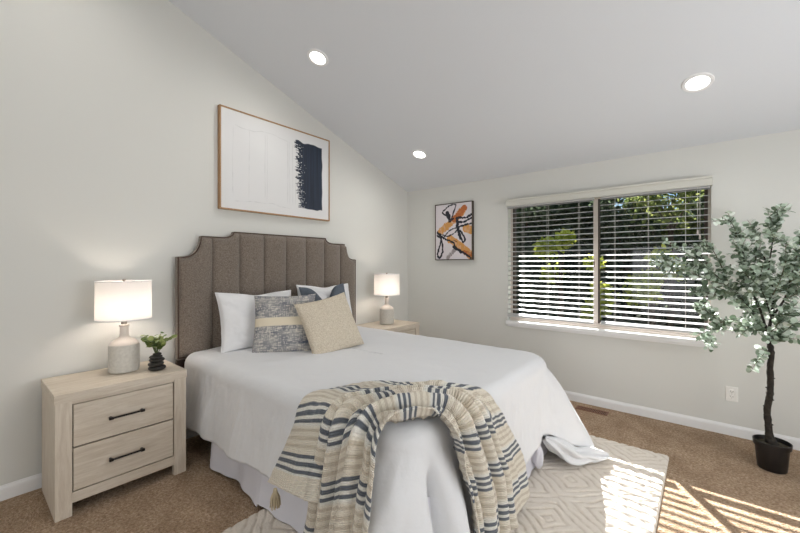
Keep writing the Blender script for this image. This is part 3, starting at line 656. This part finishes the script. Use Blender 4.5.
# ------------------------------------------------------------------ striped throw
def make_throw():
    nv_, L = 150, []
    vs = np.linspace(0, 1, nv_); lines = []
    for v in vs:
        d = 0.012
        xe = 2.25 + (1.68 - 2.25) * v; xh = 2.24 + (1.60 - 2.24) * v
        if v < 0.63: xh = 2.24 + (1.87 - 2.24) * v / 0.63
        else: xh = 1.95 + (1.59 - 1.95) * (v - 0.63) / 0.37
        front = 0.045 * (1 - (v - 0.63) / 0.37) if v >= 0.63 else 0.0
        ye = -2.75 + (-2.31 + 2.75) * v; yh = -2.63 + (-1.99 + 2.63) * v ** 1.1
        zl = 0.12 + 0.03 * math.sin(v * 9) if v < 0.63 else 0.405 - 0.07 * (v - 0.63) / 0.37
        zr = 0.06 + 0.03 * v
        c = np.array([2.345 + (1.80 - 2.345) * v, -2.95 + (-2.50 + 2.95) * v])
        E0 = np.array([xe, -2.93]); E1 = np.array([2.315, ye]); ctl = c
        raw = [(xh, -3.075 - front, zl), ((xh + xe) / 2, -3.03 - front * 0.6, (zl + 0.62) / 2), (xe + 0.003, -2.992, 0.62), (xe, -2.975, 0.69)]
        for s in np.linspace(0, 1, 12): b = (1 - s) ** 2 * E0 + 2 * s * (1 - s) * ctl + s * s * E1; raw.append((b[0], b[1], 0.728 + 0.012 * math.sin(math.pi * s)))
        raw += [(2.365, ye + 0.01, 0.69), (2.385, ye + (yh - ye) * 0.25, 0.60), (2.42, ye + (yh - ye) * 0.8, (0.60 + zr) / 2), (2.44, yh, zr)]
        R = np.array(raw); R = np.array(cat([tuple(r) for r in R], 10))
        seg = np.r_[0, np.cumsum(np.linalg.norm(np.diff(R, axis=0), axis=1))]; n = 330; s = np.linspace(0, seg[-1], n)
        Q = np.stack([np.interp(s, seg, R[:, k]) for k in range(3)], 1)
        lines.append(Q); L.append(seg[-1])
    G = np.stack(lines, 1)                        # (nu, nv, 3)
    # soften along the length
    for _ in range(30): G[1:-1] = 0.25 * G[:-2] + 0.5 * G[1:-1] + 0.25 * G[2:]
    nu = G.shape[0]; du = np.gradient(G, axis=0); dv = np.gradient(G, axis=1); nrm = np.cross(du, dv); nrm /= np.linalg.norm(nrm, axis=2, keepdims=True)
    if nrm[nu // 2, nv_ // 2, 2] < 0: nrm = -nrm
    U = np.linspace(0, 1, nu)[:, None]; Vv = vs[None, :]
    Vw = Vv + 0.05 * vnoise(U * 5, Vv * 2, 81) + 0.012 * vnoise(U * 14, Vv * 4, 82)
    nodes = np.array([-0.05, 0.09, 0.17, 0.29, 0.38, 0.51, 0.63, 1.12]); h = np.zeros(Vw.shape)
    for a, b, amp in zip(nodes, nodes[1:], [0.055, 0.040, 0.075, 0.045, 0.065, 0.06, 0.022]):
        q = np.clip((Vw - a) / (b - a), 0, 1); h = np.maximum(h, amp * np.sqrt(np.clip(1 - (2 * q - 1) ** 2, 0, 1)) * ((Vw >= a) & (Vw <= b)))
    topmid = np.exp(-((U - 0.5) / 0.2) ** 2)
    h = h * (0.95 + 0.25 * topmid) + 0.013 * vnoise(U * 11, Vv * 20, 83, 2) * (0.5 + topmid) + 0.0022 * vnoise(U * 75, Vv * 9, 84)
    G = G + nrm * (h + 0.006)[..., None]
    G[..., 2] = np.maximum(G[..., 2], 0.03)
    # arc length for the stripes; measured from the left hem of each thread and eased to agree across
    seg = np.r_[np.zeros((1, nv_)), np.cumsum(np.linalg.norm(np.diff(lines, axis=1), axis=2).T, axis=0)]
    Lm = seg[-1]; k1, k2 = int(nu * 0.36), int(nu * 0.64); Lt = float(np.median(Lm)); back = Lt - (Lm[None] - seg)
    ia, ib = seg[k1].copy(), back[k2].copy(); f = np.clip((np.arange(nu)[:, None] - k1) / (k2 - k1), 0, 1)
    uu = np.where(np.arange(nu)[:, None] < k1, seg, np.where(np.arange(nu)[:, None] > k2, back, ia * (1 - f) + ib * f))
    uu = uu + 0.02 * vnoise(U * 6, Vv * 5, 85)
    # sheet length differs across: scale gently towards the mean on the far hang
    uv = np.stack([uu, np.broadcast_to(Vv, uu.shape)], -1).reshape(-1, 2)
    t = NT('striped_woven_throw'); p = t.n('BsdfPrincipled', i_Roughness=0.95); t.l(p.outputs[0], t.out.inputs[0]); p.inputs['Sheen Weight'].default_value = 0.2; p.inputs['Specular IOR Level'].default_value = 0.15
    um = t.n('UVMap', uv_map='UVMap'); sx = t.n('SeparateXYZ'); t.l(um.outputs[0], sx.inputs[0])
    a = t.n('Math', operation='SUBTRACT', i_1=0.085); t.l(sx.outputs[0], a.inputs[0])
    m = t.n('Math', operation='DIVIDE', i_1=0.225); t.l(a.outputs[0], m.inputs[0]); fr = t.n('Math', operation='FRACT'); t.l(m.outputs[0], fr.inputs[0])
    r = t.n('ValToRGB'); t.l(fr.outputs[0], r.inputs[0]); r.color_ramp.interpolation = 'LINEAR'
    crm, wht, drk, bei = lin(238, 230, 214), lin(240, 238, 230), lin(104, 110, 118), lin(216, 205, 187)
    stops = [(0, wht), (.03, wht), (.045, drk), (.10, drk), (.115, wht), (.165, wht), (.18, drk), (.25, drk), (.265, wht), (.315, wht), (.33, drk), (.385, drk), (.40, crm), (.50, crm), (.52, bei), (.57, bei), (.59, crm), (.66, crm), (.68, bei), (.74, bei), (.76, crm), (.84, crm), (.86, bei), (.90, bei), (.92, crm), (1, wht)]
    while len(r.color_ramp.elements) < len(stops): r.color_ramp.elements.new(0.5)
    for e, (q, c) in zip(r.color_ramp.elements, stops): e.position = q; e.color = c
    gt = t.n('Math', operation='GREATER_THAN', i_1=0.0); t.l(a.outputs[0], gt.inputs[0])
    mx = t.n('MixRGB'); mx.inputs[1].default_value = crm; t.l(gt.outputs[0], mx.inputs[0]); t.l(r.outputs[0], mx.inputs[2]); 
    nz = t.n('TexNoise', i_Scale=1.0, i_Detail=3.0); mp = t.n('Mapping'); mp.inputs['Scale'].default_value = (260, 120, 1); t.l(um.outputs[0], mp.inputs[0]); t.l(mp.outputs[0], nz.inputs[0])
    hs = t.n('MixRGB', blend_type='MULTIPLY', i_0=0.4); rr = t.n('ValToRGB'); t.l(nz.outputs['Fac'], rr.inputs[0]); rr.color_ramp.elements[0].position = .3; rr.color_ramp.elements[0].color = (.62, .62, .62, 1); rr.color_ramp.elements[1].position = .65
    t.l(mx.outputs[0], hs.inputs[1]); t.l(rr.outputs[0], hs.inputs[2]); t.l(hs.outputs[0], p.inputs['Base Color'])
    wv = t.n('TexWave', i_Scale=1.0, i_Distortion=1.5); wv.inputs['Detail Scale'].default_value = 1.5; mp2 = t.n('Mapping'); mp2.inputs['Scale'].default_value = (38, 4, 1); t.l(um.outputs[0], mp2.inputs[0]); t.l(mp2.outputs[0], wv.inputs[0])
    bu = t.n('Bump', i_Strength=0.7, i_Distance=0.006); t.l(wv.outputs['Fac'], bu.inputs['Height']); t.l(bu.outputs[0], p.inputs['Normal'])
    o = npmesh('throw_blanket', G.reshape(-1, 3), gridF(nu, nv_), t.m, uv=uv)
    so = o.modifiers.new('thickness', 'SOLIDIFY'); so.thickness = 0.007; so.offset = -1
    tag(o, 'cream throw blanket with charcoal and tan stripes, bunched over the near bed corner', 'throw blanket')
    # tassels at the hem corner
    def tassel(pt):
        tm = mat('cream_tassel_yarn', lin(188, 174, 146), 0.95); k = MB()
        for q in range(26):
            a_ = q * 2.39996; rr_ = 0.021 * math.sqrt(q / 26)
            k.tube([(pt[0] + rr_ * .3 * math.cos(a_), pt[1] + rr_ * .3 * math.sin(a_), pt[2]), (pt[0] + rr_ * math.cos(a_), pt[1] + rr_ * math.sin(a_), pt[2] - 0.03), (pt[0] + 1.2 * rr_ * math.cos(a_ + .2), pt[1] + 1.2 * rr_ * math.sin(a_ + .2), pt[2] - 0.072 - 0.006 * random.random())], 0.0026, 5)
        k.lathe([(0, 0.014), (0.008, 0.01), (0.010, 0), (0.009, -0.012), (0, -0.014)], 14, pt); return k.build('tassel', tm, o)
    e = G[0, int(nv_ * 0.88)]; tassel((e[0], e[1] - 0.012, e[2] - 0.012))
    return o
make_throw()

# ------------------------------------------------------------------ pillows
def pillow(name, w, h, th, center, yaw, lean, roll, m, label, cat_, seed=0, colfn=None, n=90, group=None, slump=0.0, chop=0.0, wr=0.006):
    u = np.linspace(-1, 1, n); U, V = np.meshgrid(u, u, indexing='ij')
    e = np.clip((1 - U ** 2), 0, 1) * np.clip((1 - V ** 2), 0, 1)
    T = th / 2 * e ** 0.36
    pin = 0.075; X = U * w / 2 * (1 - pin * (1 - V ** 2) ** 1 * (np.abs(U) ** 2)); Y = V * h / 2 * (1 - pin * (1 - U ** 2) * (np.abs(V) ** 2))
    Y = Y - chop * np.exp(-(U / 0.35) ** 2) * sstep(0.2, 1, V) + slump * 0
    wrn = wr * vnoise(U * 3 + seed, V * 3, 90 + seed, 3) + wr * 0.6 * np.sin((U * np.sign(V) * 3 + V * 4) * 3) * (np.abs(U * V)) ** 1.5
    Z1 = T + wrn * (e ** 0.3); Z2 = -T + wrn * (e ** 0.3)
    F = gridF(n, n); A = np.stack([X, Y, Z1], -1).reshape(-1, 3); B = np.stack([X, Y, Z2], -1).reshape(-1, 3)
    Vv = np.r_[A, B]; FF = np.r_[F, F[:, ::-1] + n * n]
    cols = None
    if colfn is not None: c = colfn(U, V).reshape(-1, 3); cols = np.r_[c, c]
    me = npmesh(name, Vv, FF, m, colors=cols)
    b = bmesh.new(); b.from_mesh(me.data); bmesh.ops.remove_doubles(b, verts=b.verts[:], dist=1e-5); b.to_mesh(me.data); b.free()
    # local X -> +y, local Y -> up, local Z -> +x ; lean tips the top towards the headboard (-x)
    base = Matrix(((0, 0, 1), (1, 0, 0), (0, 1, 0))).to_4x4()
    me.matrix_world = Matrix.Translation(center) @ Matrix.Rotation(yaw, 4, 'Z') @ Matrix.Rotation(-lean, 4, 'Y') @ Matrix.Rotation(roll, 4, 'X') @ base
    tag(me, label, cat_, group)
    # welt seam
    s = MB(); ring = [(X[i, 0], Y[i, 0], 0) for i in range(n)] + [(X[-1, j], Y[-1, j], 0) for j in range(n)] + [(X[i, -1], Y[i, -1], 0) for i in range(n - 1, -1, -1)] + [(X[0, j], Y[0, j], 0) for j in range(n - 1, -1, -1)]
    rr = [ring[0]]
    for q in ring[1:]:
        if (Vector(q) - Vector(rr[-1])).length > 1e-3: rr.append(q)
    s.tube(rr, 0.003, 6, cap=False)
    if colfn is None: s.build('seam', m, me)
    else: s.bm.free()
    return me
R_ = math.radians
pillow('pillow', 0.67, 0.49, 0.19, (0.30, -2.415, 0.938), R_(-4), R_(17), R_(-1), M_white, 'plain white pillow at the left, leaning on the headboard', 'pillow', 1, group='white bed pillows', wr=0.014, chop=0.02)
pillow('pillow', 0.66, 0.50, 0.16, (0.27, -1.655, 0.96), R_(0), R_(14), R_(-1), M_white, 'plain white pillow at the right, mostly hidden behind the slate and cream cushions', 'pillow', 5, group='white bed pillows', wr=0.014, chop=0.02)
pillow('throw_pillow', 0.52, 0.50, 0.12, (0.43, -1.78, 0.965), R_(-4), R_(18), R_(2), M_slate, 'slate blue cushion with a dented top edge, behind the cream cushion', 'cushion', 9, chop=0.17)
def weave(U, V):
    A = np.array(lin(206, 200, 190)[:3]); B = np.array(lin(84, 92, 108)[:3])
    n1 = vnoise(U * 9, V * 70, 91, 2); n2 = vnoise(U * 60, V * 12, 92, 2); f = sstep(-0.3, 0.3, n1 * 0.75 + n2 * 0.5 + 0.16 + 0.12 * np.abs(V))
    band = sstep(0.30, 0.34, V + 1 - 1) * 0
    f = f * (0.75 + 0.25 * vnoise(U * 3, V * 6, 93))
    C = A * (1 - f[..., None]) + B * f[..., None]
    k = sstep(-0.02, 0.02, V + 0.10) * sstep(0.20, 0.16, V); C = C * (1 - k[..., None]) + np.array(lin(222, 211, 188)[:3]) * k[..., None]
    return C
pillow('throw_pillow', 0.49, 0.49, 0.14, (0.62, -2.375, 0.925), R_(-40), R_(20), R_(1), mat('blue_woven_cover', (0, 0, 0, 1), 0.95, attr='Col', bump=0.6, bscale=160, bdist=0.004),
       'blue and cream woven cushion with a plain tan band, between the white and cream ones', 'cushion', 13, colfn=weave, n=150)
pillow('throw_pillow', 0.47, 0.47, 0.15, (0.89, -2.13, 0.915), R_(-12), R_(24), R_(10), M_boucle, 'cream nubby cushion tilted on one corner, frontmost on the bed', 'cushion', 17)

# ------------------------------------------------------------------ potted tree
tree = thing('potted_tree', 'tall artificial silver-leaved tree with a dark trunk in a black pot, right of the window', 'potted tree', (3.585, -0.49, 0.0))
TX, TY = 3.585, -0.49
MB().lathe([(0, 0.001), (0.072, 0.001), (0.075, 0.005), (0.088, 0.155), (0.096, 0.157), (0.099, 0.19), (0.093, 0.192), (0.088, 0.165), (0, 0.16)], 48).build('pot', M_pot, tree, smooth=True)
MB().lathe([(0.087, 0.165), (0.06, 0.172), (0.0, 0.178)], 32).build('soil', M_soil, tree, smooth=True)
trunk = [(0.0, 0, 0.165), (-0.012, 0.0, 0.22), (-0.018, 0.005, 0.30), (-0.024, 0, 0.40), (-0.012, -0.005, 0.50), (-0.008, 0.0, 0.60), (-0.010, 0, 0.70), (-0.004, 0, 0.80), (-0.020, 0.005, 0.90), (-0.040, 0, 0.98)]
tr = MB(); T_ = cat(trunk, 6); tr.tube(T_, [(0.038 - 0.018 * min(1, i / 8)) * (1 + 0.22 * mnoise.noise((i * 0.8, 0, 0))) if i < 8 else 0.0205 * (1 + 0.28 * mnoise.noise((i * 0.9, 3, 0))) - 0.00008 * i for i in range(len(T_))], 14)
for h_, a_ in ((0.36, 2.6), (0.47, 0.2), (0.42, 3.4), (0.62, 0.5), (0.55, 2.8), (0.30, 0.3)):
    cxy = np.array([np.interp(h_, [p[2] for p in trunk], [p[0] for p in trunk]), 0]); tr.tube([(cxy[0], 0, h_), (cxy[0] + 0.024 * math.cos(a_), -0.012, h_ + 0.006)], [0.010, 0.004], 8)
tr.build('trunk', M_bark, tree, smooth='all')
def px2(u, v, y=-0.47):
    f_, yaw_ = 368.75, math.radians(39.55); s_, c_ = math.sin(yaw_), math.cos(yaw_); r_ = (u - 400) / f_; z_ = -(v - 265) / f_
    d_ = (-s_ + r_ * c_, c_ + r_ * s_, z_); k_ = (y + 4.074) / d_[1]; return np.array([3.227 + k_ * d_[0] - TX, y - TY, 1.4 + k_ * z_])
# main limbs, each a list of points from the fork to its tip (a depth per limb)
limbs = [
 ([(767, 338), (757, 318), (742, 300), (728, 285)], -0.52, 0.011), ([(767, 338), (771, 318), (773, 295), (768, 270), (762, 250)], -0.45, 0.011),
 ([(767, 338), (762, 315), (752, 290), (745, 265), (742, 245)], -0.60, 0.009), ([(771, 318), (784, 300), (790, 282), (795, 262)], -0.40, 0.008),
 ([(768, 270), (772, 245), (773, 228), (774, 218)], -0.45, 0.005), ([(745, 265), (738, 240), (733, 225), (728, 220)], -0.55, 0.004),
 ([(728, 285), (712, 272), (695, 258), (672, 246)], -0.50, 0.004), ([(728, 285), (708, 280), (690, 272), (668, 266)], -0.62, 0.004),
 ([(742, 300), (722, 296), (704, 292), (690, 292)], -0.55, 0.004), ([(757, 318), (738, 320), (722, 322), (712, 328), (706, 340)], -0.45, 0.004),
 ([(795, 262), (800, 245), (806, 238)], -0.42, 0.004), ([(784, 300), (800, 292), (812, 285)], -0.38, 0.004),
 ([(768, 350), (762, 356), (757, 362)], -0.55, 0.003), ([(790, 282), (808, 270), (822, 255)], -0.5, 0.004),
 ([(767, 338), (777, 338), (786, 330)], -0.55, 0.003), ([(771, 318), (766, 300), (760, 285), (762, 268)], -0.66, 0.0048), ([(773, 295), (782, 275), (786, 255), (784, 238)], -0.62, 0.004), ([(752, 290), (755, 265), (757, 240), (752, 226)], -0.40, 0.004),
 ([(728, 285), (722, 268), (714, 252), (708, 246)], -0.42, 0.004), ([(712, 272), (700, 268), (684, 262), (660, 255)], -0.40, 0.003),
 ([(722, 322), (715, 318), (708, 312), (700, 308)], -0.45, 0.003), ([(767, 338), (776, 326), (784, 318), (790, 312)], -0.56, 0.004), ([(767, 330), (760, 326), (752, 322), (748, 330)], -0.58, 0.003)]
lb = MB(); tw = MB(); cs, ns_, tp, cl, sz = [], [], [], [], []
gA, gB, gC, gD = [np.array(lin(*c)[:3]) for c in ((130, 146, 124), (186, 202, 184), (238, 245, 238), (80, 100, 76))]
def add_leaf(p, d, s):
    g0 = random.random()
    c = gD + (gA - gD) * g0 * 3 if g0 < 0.33 else (gA + (gB - gA) * (g0 - .33) * 3 if g0 < 0.66 else gB + (gC - gB) * (g0 - .66) * 3)
    cs.append(p); tp.append(d); ns_.append((random.uniform(-.7, .7), random.uniform(-.9, .1), random.uniform(.2, 1))); cl.append(c); sz.append(s)
def leafy(P, start, step=0.016, s0=0.0185):
    L = 0; acc = 0
    for a, b in zip(P, P[1:]):
        a, b = np.array(a), np.array(b); d = b - a; ln = np.linalg.norm(d); n = max(1, int(ln / step))
        for q in range(n):
            L += ln / n
            if L < start: continue
            p = a + d * (q / n); t_ = d / (ln + 1e-9); sd = np.cross(t_, rng.normal(size=3)); sd /= np.linalg.norm(sd) + 1e-9
            for sg in (1, -1): add_leaf(p + sd * sg * 0.003, sd * sg + t_ * 0.45, s0 * random.uniform(0.75, 1.15))
for li, (pts_, dep, r0) in enumerate(limbs):
    P = []; n_ = len(pts_)
    for i, (u, v) in enumerate(pts_):
        f_ = i / (n_ - 1); d0 = -0.49 if li < 3 or li in (12, 19, 20) else (-0.49 + dep) / 2
        P.append(px2(u, v, d0 + (dep - d0) * f_))
    Q = cat([tuple(p) for p in P], 7); (lb if r0 > 0.0045 else tw).tube(Q, list(np.linspace(r0, max(0.0012, r0 * 0.35), len(Q))), 8)
    leafy(Q, 0.16 if r0 > 0.007 else 0.03)
    nt_ = 13 if r0 > 0.0045 else 8
    if li in (12,): nt_ = 2
    for k in range(nt_):
        i = int(len(Q) * (0.35 + 0.6 * random.random())) if r0 > .0045 else int(len(Q) * (0.1 + 0.85 * random.random())); i = min(i, len(Q) - 2)
        a = np.array(Q[i]); d = np.array(Q[i + 1]) - a; d /= np.linalg.norm(d); d = d * 0.8 + rng.normal(size=3) * 0.6 + np.array([0, 0, 0.1]); d /= np.linalg.norm(d)
        ln = random.uniform(0.06, 0.15)
        pe = [tuple(a), tuple(a + d * ln * .5 + np.array([0, 0, .006])), tuple(a + d * ln)]
        if a[1] + d[1] * ln + TY > -0.14: continue
        tw.tube(pe, [0.002, 0.0015, 0.0009], 5); leafy(pe, 0.012)
lb.build('branch', M_bark, tree, smooth='all'); tw.build('twig', mat('olive_twig', lin(92, 90, 66), 0.8), tree, smooth='all')
leaf_cloud('foliage', np.array(cs), np.array(ns_), np.array(tp), np.array(sz), np.array(cl), M_euc, tree, 8, 0.85)

# ------------------------------------------------------------------ outside
struct(MB().box(-30, 30, WT, 60, -0.5, -0.3).build('ground', mat('garden_ground', lin(62, 72, 44), 0.95, var=0.3, vscale=2, spec=0.1)))
struct(MB().box(-3, 8, WT + 0.005, 1.50, 2.60, 2.70).build('trim_added_sun_block', M_trim))  # unseen slab added above the window to keep sun off the bed top
M_out = mat('garden_leaf', (0, 0, 0, 1), 0.8, spec=0.05, attr='Col', trans=0.45)
M_trunk = mat('garden_bark', lin(80, 66, 52), 0.9)
def garden_tree(name, x, y, rz, z0, z1, n, size, ca, cb, label, cat_='tree', group=None, trunk_=True, flat=1.0):
    t = thing(name, label, cat_, (x, y, -0.3), group=group); blobs = []
    for k in range(9 if rz > 0.7 else 5):
        a = random.uniform(0, 6.28); r = rz * math.sqrt(random.random()) * 0.65; h = random.uniform(0.1, 0.92); blobs.append((r * math.cos(a), r * math.sin(a) * flat, z0 + (z1 - z0) * h, rz * random.uniform(0.35, 0.6)))
    C, Nn, Tt, Cc = [], [], [], []
    for i in range(n):
        bx, by, bz, br_ = random.choice(blobs); d = rng.normal(size=3); d /= np.linalg.norm(d); rr = br_ * random.random() ** 0.33
        C.append((bx + d[0] * rr, by + d[1] * rr * flat, min(max(bz + d[2] * rr * 0.85, z0), z1) + 0.3)); Nn.append(rng.normal(size=3)); Tt.append(rng.normal(size=3) + 1e-3); g0 = random.random(); Cc.append(np.array(ca[:3]) * (1 - g0) + np.array(cb[:3]) * g0)
    leaf_cloud('foliage', np.array(C), np.array(Nn), np.array(Tt), size * rng.uniform(0.6, 1.2, n), np.array(Cc), M_out, t, 6, 0.6)
    if trunk_:
        k = MB(); k.tube([(0, 0, 0), (0.04, 0, (z0 + .3) * .6), (0, 0.03, z0 + 0.5), (0.05, 0, (z0 + z1) / 2 + 0.3)], [0.09, 0.07, 0.06, 0.03], 10)
        for bx, by, bz, _ in blobs[:6]: k.tube([(0, 0.02, z0 + 0.35), (bx * .5, by * .5, (z0 + bz) / 2 + 0.4), (bx, by, bz + 0.3)], [0.04, 0.025, 0.01], 7)
        k.build('trunk', M_trunk, t, smooth='all')
    return t
DK = (lin(54, 66, 50), lin(92, 104, 82)); MD = (lin(84, 98, 56), lin(140, 146, 84)); YL = (lin(146, 158, 56), lin(216, 220, 104))
G_ = 'garden trees outside the window'
garden_tree('hedge', -0.6, 9.0, 2.6, -0.3, 2.0, 9000, 0.10, *DK, 'dark clipped hedge seen low through the left half of the blinds', 'hedge', None, False, 0.4)
garden_tree('hedge', 3.4, 9.4, 2.6, -0.3, 2.1, 9000, 0.10, *DK, 'dark hedge seen low through the right half of the blinds', 'hedge', None, False, 0.4)
garden_tree('garden_tree', -1.9, 10.5, 1.7, 1.0, 4.6, 7000, 0.11, *DK, 'dark evergreen tree seen through the upper left end of the window', group=G_)
garden_tree('garden_tree', 0.4, 11.5, 1.6, 0.8, 4.0, 6500, 0.11, *DK, 'dark tree behind the bright bush, left of the window mullion', group=G_)
garden_tree('garden_tree', 2.1, 10.6, 1.2, 0.6, 3.1, 4200, 0.10, *MD, 'olive green tree seen through the middle of the right blind', group=G_)
garden_tree('garden_tree', 4.2, 12.5, 1.8, 0.8, 4.6, 6500, 0.11, *DK, 'dark tree seen behind the indoor tree through the right end of the window', group=G_)
garden_tree('garden_tree', -0.9, 12.6, 1.9, 1.2, 5.4, 6500, 0.12, *DK, 'tall dark tree filling the upper left half of the window', group=G_)
garden_tree('garden_tree', 2.6, 13.6, 1.8, 1.0, 3.6, 5000, 0.12, *MD, 'olive tree far behind, below the sky gap in the right half of the window', group=G_)
garden_tree('bush', 0.15, 6.6, 0.62, 0.6, 2.35, 1500, 0.07, *YL, 'sunlit yellow-green bush, brightest foliage in the left half of the window', 'bush', None)
garden_tree('bush', 1.15, 6.2, 0.5, -0.1, 1.7, 1000, 0.07, *YL, 'yellow-green bush just left of the window mullion', 'bush', None)
garden_tree('bush', 2.2, 7.0, 0.7, 0.2, 2.0, 1300, 0.07, *YL, 'yellow-green bush seen low through the right blind', 'bush', None)
garden_tree('hedge', -6.0, 9.6, 3.0, -0.3, 2.3, 6000, 0.12, *DK, 'dark hedge outside, beyond the left edge of the window', 'hedge', None, False, 0.4)
garden_tree('garden_tree', -5.4, 11.5, 2.2, 0.8, 4.8, 5000, 0.13, *DK, 'dark tree outside, beyond the left edge of the window', group=None)
garden_tree('hedge', 1.7, 10.4, 2.2, -0.3, 2.2, 7000, 0.11, *DK, 'dark hedge seen low through the blinds at the window mullion', 'hedge', None, False, 0.4)
garden_tree('garden_tree', 2.5, 8.6, 1.3, 2.2, 4.3, 1200, 0.08, *MD, 'loose leafy tree top with sky gaps, upper right part of the window', group=None)
garden_tree('garden_tree', 1.3, 9.3, 0.9, 1.6, 3.9, 2600, 0.09, *DK, 'dark leafy tree just right of the window mullion, high up', group=None)
